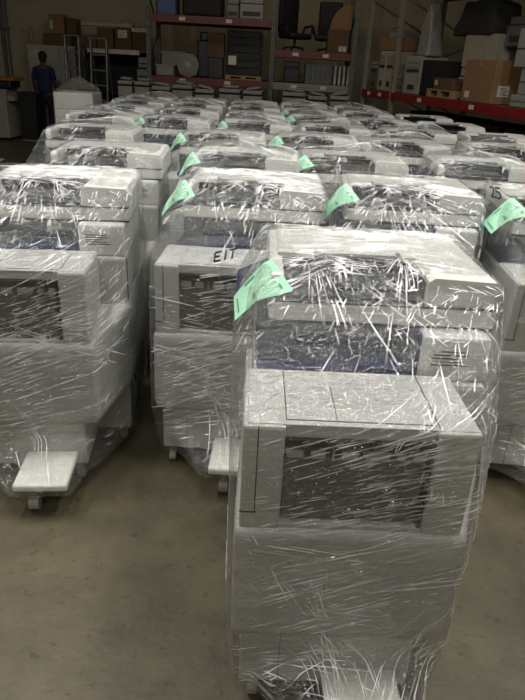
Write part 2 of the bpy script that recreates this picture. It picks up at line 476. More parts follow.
    for z, g in ((.30, .0), (.312, .003), (.603, .003), (.615, .0)):
        dz = .05
        for x, y, k in ((-.348, -.008, 0), (.228, -.008, 0), (.341, .285, 1), (.341, .93, 1), (-.338, .93, 1)):
            zz = z - (.015 if not k else -.03) if z < .4 else z + (.06 if k else 0)
            fp.append((x + math.copysign(g, x), y + (g if y > .5 else -g), zz))
    fb = hull_surface([fp], max(voxel * .8, .012), seed + 50, .004, smooth=2)
    bm_obj(fb, 'foam_wrap', [FOAM], root)
    if cord:
        b = MB(); pts = []
        P0 = [(.345, .36, .33), (.347, .38, .30), (.35, .44, .25), (.35, .50, .20), (.35, .47, .165), (.349, .40, .16), (.348, .34, .175)]
        b.tube(P0, .006); b.build('power_cord', BLACK, root, smooth=True)
    if film:
        sets = [FILM_PTS + list(extra_pts)]
        if foot:
            sets.append([(-.10, -.235, .10), (.145, -.235, .10), (-.10, -.235, .152), (.145, -.235, .152), (-.30, .05, .07), (.2, .05, .07), (-.33, .02, .20), (.22, .02, .26)])
        fbm = hull_surface([[(max(-.350, min(.343, x)), y, z) for x, y, z in q] for q in sets] if not detail else sets, voxel, seed, .0045, smooth=3)
        tree = add_crease_glints(fbm, nglint, seed, wmul)
        bm_obj(fbm, 'stretch_film', [FILM, CREASE_GLINT], root)
        if sheet:
            if sheet_c is None:
                inv = (Matrix.Translation(root.location) @ Matrix.Rotation(rz, 4, 'Z') @ Matrix.Diagonal((*MSC, 1))).inverted(); O = inv @ Vector((0, 0, CH)); sheet_c = []
                for q in ((237, 322), (293, 293), (272, 262), (233, 299)):
                    co = tree.ray_cast(O, ((inv @ at(q[0], q[1], z=.9)) - O).normalized())[0]
                    sheet_c.append(tuple(co) if co else (-.38, .5, 1.0))
                print('SHEET', sheet_c); SHEET_C[:] = sheet_c
            b = MB(); sheet_mesh(tree, b, sheet_c)
            so = b.build('job_sheet', GREEN, root, smooth=True, label='green printed paper sheet')
            b = MB()
            for q in ((.48, .54, .1, .38), (.82, .86, .14, .28), (.10, .13, .15, .7), (.35, .62, .84, .9)):
                b = MB(); sub_quad(b, tree, sheet_c, *q); b.build('printed_text', INK, so)
        return root, tree
    return root, None

def place(px, py, dz=0):
    p = at(px, py, z=1.095); return Vector((p.x + .03, p.y - .40, 0))

G = 'film wrapped photocopiers parked in rows'
def lab(o, s): return tag(o, s, 'photocopier', G)

# nearest machine
c1, tC1 = make_copier((.29, 1.165, 0), R(1.5), 1, .014, 620, wmul=.9, cord=True, sheet_c=None)
lab(c1, 'film-wrapped white photocopier standing alone in front, nearest to the viewer')
a1, tA1 = make_copier((-.86, 2.10, 0), R(6), 2, .018, 480, wmul=1.2, cord=True, sheet=False, extra_pts=[(-.46, .3, .85), (-.47, .5, .95)])
lab(a1, 'film-wrapped photocopier cut off by the left edge, white foot plate on the bare floor')
b1, tB1 = make_copier((-.11, 2.27, 0), R(-1), 3, .02, 480, wmul=1.3)
lab(b1, 'film-wrapped photocopier with handwriting on its film, left behind the nearest one')
c2, tC2 = make_copier((.585, 2.38, 0), R(-2), 4, .02, 380, wmul=1.4)
lab(c2, 'film-wrapped photocopier directly behind the nearest one, feeder opening streaked with crease glints')
d1, tD1 = make_copier((1.285, 2.27, 0), R(-3), 5, .02, 360, wmul=1.4)
lab(d1, 'film-wrapped photocopier cut off by the right edge, numbered 25 above its green sheet')

protos = []
for i in range(3):
    o, t = make_copier((0, 0, 0), 0, 11 + i, .034, 120, detail=False, foot=False, wmul=1.35, extra_pts=[[], [(-.1, .6, 1.18), (-.2, .8, 1.15)], [(.2, .85, 1.17)]][i])
    protos.append(o)
bare, _ = make_copier((0, 0, 0), 0, 40, .034, 0, detail=False, foot=False, film=False)
bare_used = []
used = set()
def put(k, x, y, rz, label, sheet=True):
    src = protos[k]
    if k not in used and sheet:
        used.add(k); o = src
    else:
        o = copy_tree(src, None, () if sheet else ('job_sheet',))
    o.location = (x * .91, (y + .4) * .91 - .4, 0); o.rotation_euler = (0, 0, R(rz)); lab(o, label); return o
put(0, -1.00, 3.44, 4, 'wrapped photocopier behind the one at the left edge, dark feeder opening facing front', False)
put(1, -.21, 3.54, -1, 'wrapped photocopier right behind the one with handwriting, green sheet at its left corner')
put(2, .50, 3.68, 1, 'wrapped photocopier in the third row with a wide green sheet, left of centre behind')
put(1, 1.34, 3.74, -3, 'wrapped photocopier in the third row behind the one numbered 25', False)
put(2, -1.42, 4.56, 3, 'wrapped photocopier fourth from the front in the leftmost column', False)
put(0, -.43, 4.60, 0, 'wrapped photocopier in the fourth row, second column from the left')
put(0, .30, 4.78, -2, 'wrapped photocopier in the fourth row, third column, small green sheet beside it')
put(2, 1.04, 4.72, 2, 'wrapped photocopier in the fourth row, fourth column from the left', False)
put(1, 1.84, 4.84, -4, 'wrapped photocopier in the fourth row, rightmost one', False)
ordn = ['', 'first', 'second', 'third', 'fourth', 'fifth', 'sixth', 'seventh']
rows = [('fifth', 5.84, [-1.72, -.98, -.20, .56, 1.34, 2.10]),
        ('sixth', 6.95, [-1.72, -1.0, -.26, .46, 1.2, 1.95]),
        ('seventh', 8.02, [-1.78, -1.05, -.32, .40, 1.13, 1.86]),
        ('eighth', 9.10, [-1.85, -1.1, -.36, .38, 1.12])]
for rn, y, xs in rows:
    for i, x in enumerate(xs):
        k = random.randrange(3)
        if i == len(xs) - 1 and rn in ('fifth', 'sixth', 'seventh'):
            o = bare if not bare_used else copy_tree(bare); bare_used.append(o)
            for ch in o.children:
                if ch.name.startswith('foam_wrap'): COL.objects.unlink(ch); bpy.data.objects.remove(ch); break
            o.location = (x * .91, (y + .4) * .91 - .4, 0); o.rotation_euler = (0, 0, R(random.uniform(-6, 0)))
            tag(o, 'bare photocopier without film at the right end of the %s row' % rn, 'photocopier', 'bare photocopiers at the right side'); continue
        put(k, x + random.uniform(-.01, .01), y + random.uniform(-.03, .03), random.uniform(-2, 2),
            'wrapped photocopier in the %s row back from the viewer, %s from the left' % (rn, ordn[i + 1]),
            sheet=random.random() < .25)
assert len(used) == 3

# handwriting on the film
def scrawl(tree, root, strokes, px0, py0, sx, sy, ang, name='handwriting'):
    root_m = Matrix.Translation(root.location) @ Matrix.Rotation(root.rotation_euler.z, 4, 'Z') @ Matrix.Diagonal((*MSC, 1)); inv = root_m.inverted()
    b = MB(); O = inv @ Vector((0, 0, CH))
    for st in strokes:
        pts = []
        for (u, v), (u2, v2) in zip(st, st[1:]):
            for k in range(5):
                a = u + (u2 - u) * k / 4; c = v + (v2 - v) * k / 4
                x = px0 + (a * sx) * math.cos(ang) + (c * sy) * math.sin(ang); y = py0 - (a * sx) * math.sin(ang) * -1 * -1 - (c * sy) * math.cos(ang)
                T = inv @ at(x, y, z=.9); d = (T - O).normalized()
                co, nr, _, _ = tree.ray_cast(O, d)
                if co is not None: pts.append(co + nr * .003)
        if len(pts) > 1: b.tube(pts, .0035, 6)
    b.build(name, MARK, root, label='black marker writing')
two = [[(0, .8), (.3, 1), (.6, .8), (.5, .5), (0, 0), (.65, .05)]]
five = [[(1.5, 1), (.95, 1), (.9, .6), (1.3, .62), (1.5, .35), (1.3, .05), (.9, 0)]]
scrawl(tD1, d1, two + five, 492, 197, 7, 11, R(-15))
E_ = [[(.5, 0), (0, 0), (0, 1), (.5, 1)], [(0, .5), (.4, .5)]]
I_ = [[(.85, 0), (.85, 1)]]
T_ = [[(1.1, 1), (1.7, 1)], [(1.4, 1), (1.4, 0)]]
scrawl(tB1, b1, E_ + I_ + T_, 214, 262, 13, 9, R(10))

# ------------------------------------------------------------------ tall wrapped stack at the far left
def tall_stack():
    p = at(57, 92, Y=8.15); z = p.z
    t = thing('wrapped_cabinet', (p.x + .19, 8.15, 0), R(2), 'tall white cabinet under film tied to a point, behind the leftmost column', 'cabinet')
    b = MB(); b.box(-.24, .24, 0, .5, .06, z, .012); b.mi = 1
    for k in range(9): b.box(-.235, .235, -.0015, .002, .2 + k * .1, .203 + k * .1, 0)
    b.build('carcass', [SHELL, SEAM], t)
    for cx in (-.19, .19):
        for cy in (.06, .44):
            c = MB(); c.cyl((cx - .012, cy, .03), (cx + .012, cy, .03), .03); c.cyl((cx, cy, .03), (cx, cy, .062), .01, n=8); c.build('caster', CAST, t)
    pts = [(sx * .255, sy, zz) for sx in (-1, 1) for sy in (-.015, .515) for zz in (.06, z + .01)] + [(.03, .25, z + .2)]
    f = hull_surface([pts], .03, 31, .006); add_crease_glints(f, 60, 31, 1.6)
    bm_obj(f, 'stretch_film', [FILM, CREASE_GLINT], t)
tall_stack()

# ------------------------------------------------------------------ room
def plane_mb(*p): return MB().quad(*p)
FX0, FX1, FY0, FY1, FZ = -6.6, 6.5, -5.0, 15.0, 5.2
def concrete():
    M = bpy.data.materials.new('concrete_floor'); M.use_nodes = True
    nt = M.node_tree; N = nt.nodes; L = nt.links; b = N['Principled BSDF']
    tc = N.new('ShaderNodeTexCoord')
    def nz(sc, det, rough=.6):
        n = N.new('ShaderNodeTexNoise'); n.inputs['Scale'].default_value = sc; n.inputs['Detail'].default_value = det; n.inputs['Roughness'].default_value = rough
        L.new(tc.outputs['Object'], n.inputs['Vector']); return n.outputs['Fac']
    rp = N.new('ShaderNodeValToRGB'); e = rp.color_ramp.elements
    e[0].position = .32; e[0].color = lin('3c3628'); e[1].position = .68; e[1].color = lin('5e563f')
    L.new(nz(2.2, 9, .65), rp.inputs['Fac'])
    r2 = N.new('ShaderNodeValToRGB'); e = r2.color_ramp.elements
    e[0].position = .25; e[0].color = (.55, .54, .5, 1); e[1].position = .45; e[1].color = (1, 1, 1, 1)
    L.new(nz(6, 6, .7), r2.inputs['Fac'])
    mx = N.new('ShaderNodeMix'); mx.data_type = 'RGBA'; mx.blend_type = 'MULTIPLY'; mx.inputs['Factor'].default_value = .8
    L.new(rp.outputs[0], mx.inputs['A']); L.new(r2.outputs[0], mx.inputs['B'])
    r3 = N.new('ShaderNodeValToRGB'); e = r3.color_ramp.elements
    e[0].position = .30; e[0].color = (.5, .48, .45, 1); e[1].position = .36; e[1].color = (1, 1, 1, 1)
    L.new(nz(26, 2, .5), r3.inputs['Fac'])
    m2 = N.new('ShaderNodeMix'); m2.data_type = 'RGBA'; m2.blend_type = 'MULTIPLY'; m2.inputs['Factor'].default_value = .7
    L.new(mx.outputs['Result'], m2.inputs['A']); L.new(r3.outputs[0], m2.inputs['B'])
    L.new(m2.outputs['Result'], b.inputs['Base Color'])
    mr = N.new('ShaderNodeMapRange'); mr.inputs['To Min'].default_value = .38; mr.inputs['To Max'].default_value = .7
    L.new(nz(4, 5), mr.inputs['Value']); L.new(mr.outputs[0], b.inputs['Roughness'])
    bp = N.new('ShaderNodeBump'); bp.inputs['Strength'].default_value = .2; bp.inputs['Distance'].default_value = .01
    L.new(nz(40, 6), bp.inputs['Height']); L.new(bp.outputs[0], b.inputs['Normal'])
    return M
struct(MB().box(FX0, FX1, FY0, FY1, -.1, 0, 0), 'floor', concrete(), 'stained brown grey concrete warehouse floor')
WALL = mat('cream_wall_paint', 'a0957d', .85, var=.05, scale=1.5)
struct(MB().box(FX0, FX1, FY1, FY1 + .1, 0, FZ, 0), 'wall_back', WALL, 'cream painted back wall')
struct(MB().box(FX0 - .1, FX0, FY0, FY1, 0, FZ, 0), 'wall_left', WALL, 'cream painted left wall')
struct(MB().box(FX1, FX1 + .1, FY0, FY1, 0, FZ, 0), 'wall_right', WALL, 'cream painted right wall')
struct(MB().box(FX0, FX1, FY0 - .1, FY0, 0, FZ, 0), 'wall_front', WALL, 'cream painted wall behind the viewer')
struct(MB().box(FX0, FX1, FY0, FY1, FZ, FZ + .1, 0), 'ceiling', mat('ceiling_board', '5a574e', .9), 'dark warehouse ceiling')

def px_x(px, py, Y): return at(px, py, Y=Y).x
def conduit(px, r, label):
    p = at(px, 30, Y=14.9); b = MB(); b.cyl((p.x, 14.94, 0.05), (p.x, 14.94, FZ - .02), r, n=12)
    for z in (.8, 2.0, 3.2): b.box(p.x - r * 1.8, p.x + r * 1.8, 14.94 - r, 15, z, z + .04, .003)
    o = b.build('wall_conduit', UPR, smooth=False); tag(o, label, 'pipe', 'vertical conduits on the back wall')
conduit(2, .04, 'vertical grey conduit at the far left end of the back wall')
conduit(7, .02, 'thin vertical grey conduit just right of the thicker one')

# ------------------------------------------------------------------ things placed on a frontal distance, given by the pixels they fill
def slab(px0, px1, py0, py1, Y):
    """left, right, bottom, top at distance Y seen in the photograph"""
    yc = (py0 + py1) / 2; xc = (px0 + px1) / 2
    return at(px0, yc, Y=Y).x, at(px1, yc, Y=Y).x, at(xc, py1, Y=Y).z, at(xc, py0, Y=Y).z

def carton(x0, x1, y0, y1, z0, z1, label, group=None, M=BOX, lab_at=None, rz=0, cat='box'):
    cx, cy = (x0 + x1) / 2, (y0 + y1) / 2; w, d, h = (x1 - x0) / 2, (y1 - y0) / 2, z1 - z0
    t = thing('cardboard_box', (cx, cy, z0), rz, label, cat, group)
    b = MB(); b.box(-w, w, -d, d, 0, h, .006); b.mi = 1
    b.box(-w - .001, w + .001, -.025, .025, h - .02, h + .0015, 0)
    b.build('carton', [M, mat('packing_tape', '8d7350', .4)], t)
    b = MB(); b.box(-w, w, -d, -.003, h, h + .006, .001); b.box(-w, w, .003, d, h, h + .006, .001); b.build('top_flaps', M, t)
    if lab_at:
        u0, u1, v0, v1 = lab_at
        b = MB(); b.box(-w + 2 * w * u0, -w + 2 * w * u1, -d - .003, -d + .001, h * v0, h * v1, 0); l = b.build('shipping_label', TAPE, t)
        b = MB(); W = 2 * w * (u1 - u0); H = h * (v1 - v0)
        for k in range(3): b.box(-w + 2 * w * u0 + .12 * W, -w + 2 * w * u0 + (.85 - .2 * (k % 2)) * W, -d - .004, -d - .002, h * v0 + H * (.2 + .25 * k), h * v0 + H * (.28 + .25 * k), 0)
        b.build('label_print', MARK, l)
    return t

# white cupboard by the back wall
x0, x1, z0, z1 = slab(32, 78, 46, 150, 14.3)
z1 = 1.74
t = thing('storage_cupboard', (x0, 14.3, 0), 0, 'tall white storage cupboard behind the person', 'cupboard')
W = x1 - x0
MB().box(0, W, .02, .55, .04, z1, .01).build('carcass', mat('cupboard_white', '9a978f', .5), t)
for k in range(3):
    d = MB().box(W * k / 3 + .004, W * (k + 1) / 3 - .004, 0, .02, .06, z1 - .02, .004).build('door', mat('cupboard_white', '7b7872'), t)
    MB().box(W * k / 3 + W / 3 - .05, W * k / 3 + W / 3 - .035, -.02, .001, .95, 1.1, .004).build('handle', STEEL, d)
CUPX = x0
a = slab(43, 66, 32, 45, 14.4); carton(a[0], a[1] + .1, 14.4, 14.8, z1 + .001, z1 + .22, 'wide flat brown cardboard box on top of the white cupboard', 'boxes on the cupboard', BOX2)
a = slab(49, 64, 18, 32, 14.45); carton(a[0], a[1], 14.45, 14.78, z1 + .23, z1 + .58, 'square brown box with round white label, on the flat box', 'boxes on the cupboard', BOX, (.05, .25, .25, .7))
a = slab(66, 73, 20, 34, 14.5); carton(a[0] + .02, a[1] + .08, 14.45, 14.78, z1 + .23, z1 + .52, 'narrow dark brown box beside the square box above the cupboard', 'boxes on the cupboard', BOX2)

# cardboard folded sheet / rods left of the cupboard
for px, h, l in ((28, 2.0, 'leftmost of the two pale poles leaning on the back wall'), (34, 2.05, 'pale pole leaning on the back wall right beside the cupboard')):
    p = at(px, 60, Y=14.7); o = MB().tube([(p.x, 14.62, 0.0), (p.x - .05, 14.86, h), (p.x - .09, 14.86, h + .02)], .022).build('leaning_pole', BEIGE, smooth=True); tag(o, l, 'pole', 'poles leaning on the back wall')

# ladder frames
def ladder(px0, px1, pytop, Y, label):
    x0, x1, _, z1 = slab(px0, px1, pytop, pytop + 10, Y)
    t = thing('step_ladder', (x0, Y, 0), 0, label, 'ladder', 'aluminium ladders by the back shelf'); w = x1 - x0
    for x in (0, w):
        MB().tube([(x, 0, 0), (x, .16, z1)], .022).build('stile', STEEL, t)
        MB().tube([(x, .75, 0), (x, .19, z1 - .02)], .016).build('rear_leg', STEEL, t)
    MB().box(-.03, w + .03, .1, .28, z1, z1 + .03, .005).build('top_cap', STEEL, t)
    for k in range(1, 7):
        z = z1 * k / 7; MB().box(0, w, .16 * k / 7 - .03, .16 * k / 7 + .04, z - .015, z + .01, .004).build('rung', STEEL, t)
ladder(62, 76, 36, 13.1, 'narrow aluminium ladder standing in front of the white cupboard')
ladder(88, 104, 39, 13.0, 'aluminium ladder standing in front of the dark shelf')

# dark shelf with boxes between cupboard and rack
x0, x1, _, zt = slab(78, 148, 49, 60, 13.9)
t = thing('shelving_unit', (x0, 13.9, 0), 0, 'dark shelving unit carrying three cardboard boxes, left of the pallet rack', 'shelf')
W = x1 - x0
for x in (0, W):
    for y in (0, .6): MB().box(x - .025, x + .025, y - .025, y + .025, 0, zt, .003).build('post', DARK, t)
for z in (.35, .9, zt - .04): MB().box(0, W, -.02, .62, z, z + .04, .004).build('shelf_board', BLACK if z < 1 else UPR, t)
MB().box(0, W, .6, .615, .1, zt, 0).build('back_panel', BLACK, t)
g = 'boxes on the dark shelf'
for (p0, p1, lb, tx) in ((97, 113, 'left brown cardboard box in the row on the dark shelf', None), (115, 131, 'middle brown cardboard box on the dark shelf, white label on its front', (.2, .75, .55, .9)),
                     (132, 147, 'right brown cardboard box on the dark shelf, pale strip along its top', (.0, .98, .82, .99))):
    a = slab(p0, p1, 28, 48, 13.95); carton(a[0], a[1], 13.95, 14.35, zt + .002, a[3], lb, g, BOX2, tx)
a = slab(80, 96, 36, 48, 13.95); carton(a[0], a[1], 13.95, 14.3, zt + .002, a[3], 'low dark box at the left end of the dark shelf', g, BOX2)
a = slab(81, 132, 24, 28, 14.0)
zb = max(a[3] - .09, zt + .5)
zc = [o for o in COL.objects if o.name.startswith('cardboard_box') and o.get('label', '').startswith('middle brown')][0]
zc_top = slab(115, 131, 28, 48, 13.95)[3] + .007
o = MB().box(a[0], a[1], 14.0, 14.12, zc_top, zc_top + .08, .02).build('folded_board', BEIGE); tag(o, 'long beige board lying across the cardboard boxes', 'board')
o = MB(); o.sphere(((a[1] - .15), 14.25, zc_top + .07), .1, scale=(1.6, .8, .7)); o.sphere(((a[1] + .05), 14.22, zc_top + .05), .07, scale=(1.2, 1, .8))
tag(o.build('crumpled_bag', mat('crumpled_white', '8d8a83', .6, bump=.8, bscale=14), smooth=True), 'crumpled white bag on top of the right cardboard boxes', 'bag')
a = slab(88, 140, 49, 53, 13.8); o = MB(); o.box(a[0], a[1], 13.72, 13.82, a[2] - .02, a[3], .01); 
tag(o.build('metal_channel', mat('bright_steel', 'b9b6ae', .35, metal=.3)), 'long pale metal channel hung across the dark shelf front', 'channel')
for k, (p0, p1, q0, q1, lb) in enumerate(((138, 147, 57, 68, 'upper white desktop printer at the right end of the dark shelf'), (137, 149, 69, 82, 'lower white printer under the other one, right end of the dark shelf'))):
    a = slab(p0, p1, q0, q1, 13.3); t = thing('desktop_printer', ((a[0] + a[1]) / 2, 13.3, a[2]), 0, lb, 'printer', 'stacked printers left of the rack'); w = (a[1] - a[0]) / 2; h = a[3] - a[2] - .01
    MB().box(-w, w, 0, .35, 0, h, .02).build('case', mat('dim_white_plastic', '85827a', .5), t); MB().box(-w * .8, w * .8, -.004, .01, h * .35, h * .5, 0).build('paper_slot', SEAM, t); MB().box(-w * .7, w * .7, .03, .3, h - .001, h + .006, .002).build('lid', PGREY, t)
    if k == 1: LOWP = (a, w)
a, w = LOWP
t = thing('printer_stand', ((a[0] + a[1]) / 2, 13.3, 0), 0, 'dark stand carrying the two stacked white printers', 'stand')
MB().box(-w, w, 0, .36, a[2] - .03, a[2] - .001, .004).build('top_board', DARK, t)
for sx in (-1, 1):
    for y in (.03, .33): MB().box(sx * (w - .02) - .015, sx * (w - .02) + .015, y - .015, y + .015, 0, a[2] - .03, 0).build('leg', DARK, t)

# ------------------------------------------------------------------ person seen from behind
def skin_mesh(verts, edges, rad, name, M, parent, sub=2, root=0):
    me = bpy.data.meshes.new(name); me.from_pydata(verts, edges, []); o = bpy.data.objects.new(name, me); COL.objects.link(o)
    o.modifiers.new('k', 'SKIN'); me.skin_vertices
    for i, r in enumerate(rad):
        me.skin_vertices[0].data[i].radius = r if isinstance(r, tuple) else (r, r)
    me.skin_vertices[0].data[root].use_root = True
    o.modifiers['k'].branch_smoothing = .6
    s = o.modifiers.new('s', 'SUBSURF'); s.levels = sub; s.render_levels = sub
    dg = bpy.context.evaluated_depsgraph_get(); dg.update()
    m2 = bpy.data.meshes.new_from_object(o.evaluated_get(dg)); bpy.data.objects.remove(o)
    m2.name = name; m2.materials.clear(); m2.materials.append(M)
    m2.polygons.foreach_set('use_smooth', [True] * len(m2.polygons))
    o = bpy.data.objects.new(name, m2); COL.objects.link(o); o.parent = parent
    return o
def person():
    p = at(46, 134, z=0); p = Vector((p.x, 13.45, 0)); p.x = at(49, 134, Y=13.45).x
    t = thing('person', p, R(4), 'person in a dark blue polo shirt and black trousers, seen from behind', 'person')
    t.scale = (.95, .95, .94)
    SKIN = mat('skin', '3f2a20', .6, var=.05)
    V = [(0, 0, .92), (0, 0, 1.10), (0, .0, 1.28), (0, .02, 1.42), (0, .01, 1.47), (0, .035, 1.53), (0, .05, 1.61), (0, .045, 1.665)]
    r = [(.15, .11), (.14, .10), (.165, .11), (.13, .085), (.058, .058), (.068, .078), (.074, .092), (.05, .06)]
    E = [(i, i + 1) for i in range(7)]
    for s in (-1, 1):
        b = len(V)
        V += [(s * .18, .0, 1.38), (s * .215, -.02, 1.12), (s * .215, .07, .90), (s * .21, .09, .83)]
        r += [.055, .042, .028, (.022, .035)]; E += [(3, b), (b, b + 1), (b + 1, b + 2), (b + 2, b + 3)]
        h = b + 3
        for j, (fy, ln, spread) in enumerate(((.028, .075, .01), (.01, .085, .003), (-.01, .078, -.003), (-.028, .062, -.01))):
            k = len(V); V += [(s * .213, .09 + fy, .785), (s * .205, .092 + fy + spread, .785 - ln * .55), (s * .19, .094 + fy + spread, .785 - ln)]
            r += [.010, .009, .008]; E += [(h, k), (k, k + 1), (k + 1, k + 2)]
        k = len(V); V += [(s * .205, .128, .82), (s * .195, .15, .785)]; r += [.011, .009]; E += [(h, k), (k, k + 1)]
        k = len(V)
        V += [(s * .09, .0, .86), (s * .10, .01, .48), (s * .105, -.01, .09), (s * .11, .10, .035)]
        r += [.085, .056, .038, (.035, .025)]; E += [(0, k), (k, k + 1), (k + 1, k + 2), (k + 2, k + 3)]
    body = skin_mesh(V, E, r, 'body', SKIN, t)
    # face features are on the far side
    b = MB(); b.sphere((0, .128, 1.595), .014, scale=(.8, 1.4, 1.5)); 
    for s in (-1, 1): b.sphere((s * .028, .118, 1.62), .010); b.sphere((s * .078, .045, 1.595), .018, scale=(.4, .8, 1.2))
    b.sphere((0, .118, 1.56), .016, scale=(1.5, .4, .35)); b.build('face_features', SKIN, t, smooth=True)
    b = MB(); b.sphere((0, .035, 1.645), .088, scale=(.98, 1.12, .95)); b.sphere((0, .0, 1.585), .075, scale=(1.02, .8, 1.0))
    b.build('hair', mat('black_hair', '0d0b0a', .7), t, smooth=True)
    V = [(0, 0, .86), (0, 0, 1.08), (0, 0, 1.28), (0, .015, 1.41), (0, .015, 1.47), (-.17, 0, 1.38), (-.205, -.015, 1.22), (-.215, -.02, 1.15), (.17, 0, 1.38), (.205, -.015, 1.22), (.215, -.02, 1.15)]
    skin_mesh(V, [(0, 1), (1, 2), (2, 3), (3, 4), (3, 5), (5, 6), (6, 7), (3, 8), (8, 9), (9, 10)],
              [(.185, .14), (.175, .13), (.195, .135), (.14, .10), (.065, .065), .066, .06, .06, .066, .06, .06], 'polo_shirt', mat('dark_blue_cotton', '0b1540', .8), t)
    V = [(0, 0, .96), (0, 0, .88)]; E = [(0, 1)]; r = [(.16, .12), (.165, .125)]
    for s in (-1, 1):
        k = len(V); V += [(s * .095, 0, .74), (s * .105, .01, .46), (s * .11, -.005, .08)]; r += [.102, .08, .065]; E += [(1, k), (k, k + 1), (k + 1, k + 2)]
    skin_mesh(V, E, r, 'trousers', mat('black_cotton', '0b0c12', .85), t)
    for s in (-1, 1):
        b = MB(); b.box(s * .11 - .045, s * .11 + .045, -.07, .19, 0, .085, .03, seg=3); b.build('shoe', BLACK, t, smooth=True)
person()

# ------------------------------------------------------------------ floor-standing office copier at the far left (uncovered)
def office_copier():
    Y = 12.6; xr = at(17, 110, Y=Y).x
    t = thing('office_copier', (xr - .80, Y, 0), R(-3), 'uncovered pale office copier at the left edge, orange brown top unit', 'copier')
    MB().box(0, .62, 0, .6, .05, .93, .015).build('cabinet', mat('dim_white_plastic', '85827a'), t)
    for k in range(3):
        d = MB().box(.02, .40, -.012, .005, .12 + k * .2, .29 + k * .2, .006).build('drawer', mat('dim_grey_plastic', '6e6c66', .5), t)
        MB().box(.14, .28, -.02, -.01, .24 + k * .2, .26 + k * .2, .003).build('handle', SEAM, d)
    MB().box(-.1, .72, .05, .5, .95, 1.08, .02).build('scanner', DARK, t)
    b = MB(); b.box(.0, .80, .02, .5, 1.081, 1.14, .015); b.build('top_cover', ORANGE, t)
    b = MB(); b.box(.61, .74, .08, .5, .72, .82, .015); b.build('side_tray', mat('dim_white_plastic', '85827a'), t)
    for x in (.05, .57):
        for y in (.05, .55): MB().cyl((x - .015, y, .028), (x + .015, y, .028), .027).build('caster', DARK, t)
    bx = at(25, 130, Y=12.9).x
    t = thing('trash_bin', (bx + .16, 12.75, 0), 0, 'tall black bin beside the uncovered copier', 'bin')
    b = MB(); b.prism([(-.13, .02), (.13, .02), (.17, .85), (-.17, .85)], 0, .34); b.build('tub', BLACK, t)
    MB().box(-.19, .19, -.02, .36, .85, .89, .01).build('rim', BLACK, t)
    MB().box(-.15, .2, -.03, .34, 0, .02, .005).build('base', mat('dim_white_plastic', '85827a'), t)
office_copier()
p = at(2, 163, z=.03)
t = thing('caster_dolly', (p.x - .05, p.y, 0), 0, 'small white plate with a caster on the floor at the left edge', 'caster')
MB().box(-.14, .06, -.08, .08, .065, .085, .005).build('plate', WHITEP, t)
for x in (-.10, .02): MB().cyl((x, -.015, .03), (x, .015, .03), .03).cyl((x, 0, .03), (x, 0, .066), .01, n=8).build('caster', CAST, t)

# ------------------------------------------------------------------ pallet racks
def rack(loc, rz, uprights, levels, depth, label, bm_, um, top, name='pallet_rack'):
    t = thing(name, loc, rz, label, 'rack')
    for i, x in enumerate(uprights):
        for y in (0, depth):
            b = MB(); b.box(x - .04, x + .04, y - .035, y + .035, .01, top, .004); b.mi = 1
            z = .3
            while z < top: b.box(x - .012, x + .012, y - .0365, y - .034, z, z + .035, 0); z += .15
            b.mi = 0; b.box(x - .06, x + .06, y - .06, y + .06, 0, .01, 0)
            b.build('upright', [um, SEAM], t)
        b = MB(); z = .3; k = 0
        while z + .6 < top:
            ya, yb = (0, depth) if k % 2 == 0 else (depth, 0)
            b.tube([(x, ya, z), (x, yb, z + .6)], .016, 6); z += .6; k += 1
        b.build('bracing', um, t)
    for j, (xa, xb, z, M) in enumerate(levels):
        for y in (-.045, depth + .005):
            b = MB(); b.box(xa + .04, xb - .04, y, y + .04, z - .12, z, .004); b.mi = 1
            b.box(xa + .045, xb - .045, y - .001, y + .001, z - .066, z - .062, 0)
            be = b.build('beam', [M, SEAM], t)
            if y < 0:
                for u in (.25, .62):
                    xx = xa + (xb - xa) * u; MB().box(xx, xx + .11, y - .004, y, z - .085, z - .03, 0).build('beam_label', TAPE, be)
        MB().box(xa + .045, xb - .045, -.005, depth, z - .03, z - .002, 0).build('shelf_deck', mat('chipboard', '3f372c', .9), t)
    return t
Y1 = 12.5
xa = at(149, 60, Y=Y1).x; xm = at(272, 60, Y=Y1).x; xc = at(353, 60, Y=Y1).x
zl1 = at(152, 75, Y=Y1).z; zl2 = at(152, 13, Y=Y1).z; zr1 = at(312, 50, Y=Y1).z
rack((0, Y1, 0), 0, [xa, xm, xc], [(xa, xm, 1.32, RED), (xa, xm, 2.33, RED), (xm, xc, 1.86, RED), (xm, xc, 1.32, UPR2)], 1.05,
     'long pallet rack with orange red beams along the back wall', RED, UPR, 3.6)

# rack 1, top shelf
def crate(x0, x1, y0, y1, z0, z1, M, label, name='plastic_crate', cat='crate', group=None):
    t = thing(name, ((x0 + x1) / 2, (y0 + y1) / 2, z0), 0, label, cat, group); w = (x1 - x0) / 2; d = (y1 - y0) / 2; h = z1 - z0; th = .012
    b = MB(); b.box(-w, w, -d, -d + th, 0, h, .002); b.box(-w, w, d - th, d, 0, h, .002); b.box(-w, -w + th, -d, d, 0, h, .002); b.box(w - th, w, -d, d, 0, h, .002); b.box(-w, w, -d, d, 0, th, 0)
    b.build('tub', M, t)
    b = MB(); ro = [b.bm.verts.new((sx * (w + .015), sy * (d + .015), h)) for sx, sy in ((-1, -1), (1, -1), (1, 1), (-1, 1))]
    ri = [b.bm.verts.new((sx * (w - .01), sy * (d - .01), h)) for sx, sy in ((-1, -1), (1, -1), (1, 1), (-1, 1))]
    fs = [b.bm.faces.new((ro[i], ro[(i + 1) % 4], ri[(i + 1) % 4], ri[i])) for i in range(4)]
    bmesh.ops.translate(b.bm, vec=(0, 0, .022), verts=list(set(v for f in bmesh.ops.extrude_face_region(b.bm, geom=fs)['geom'] if isinstance(f, bmesh.types.BMVert) for v in [f]))); b.build('rim', M, t)
    return t
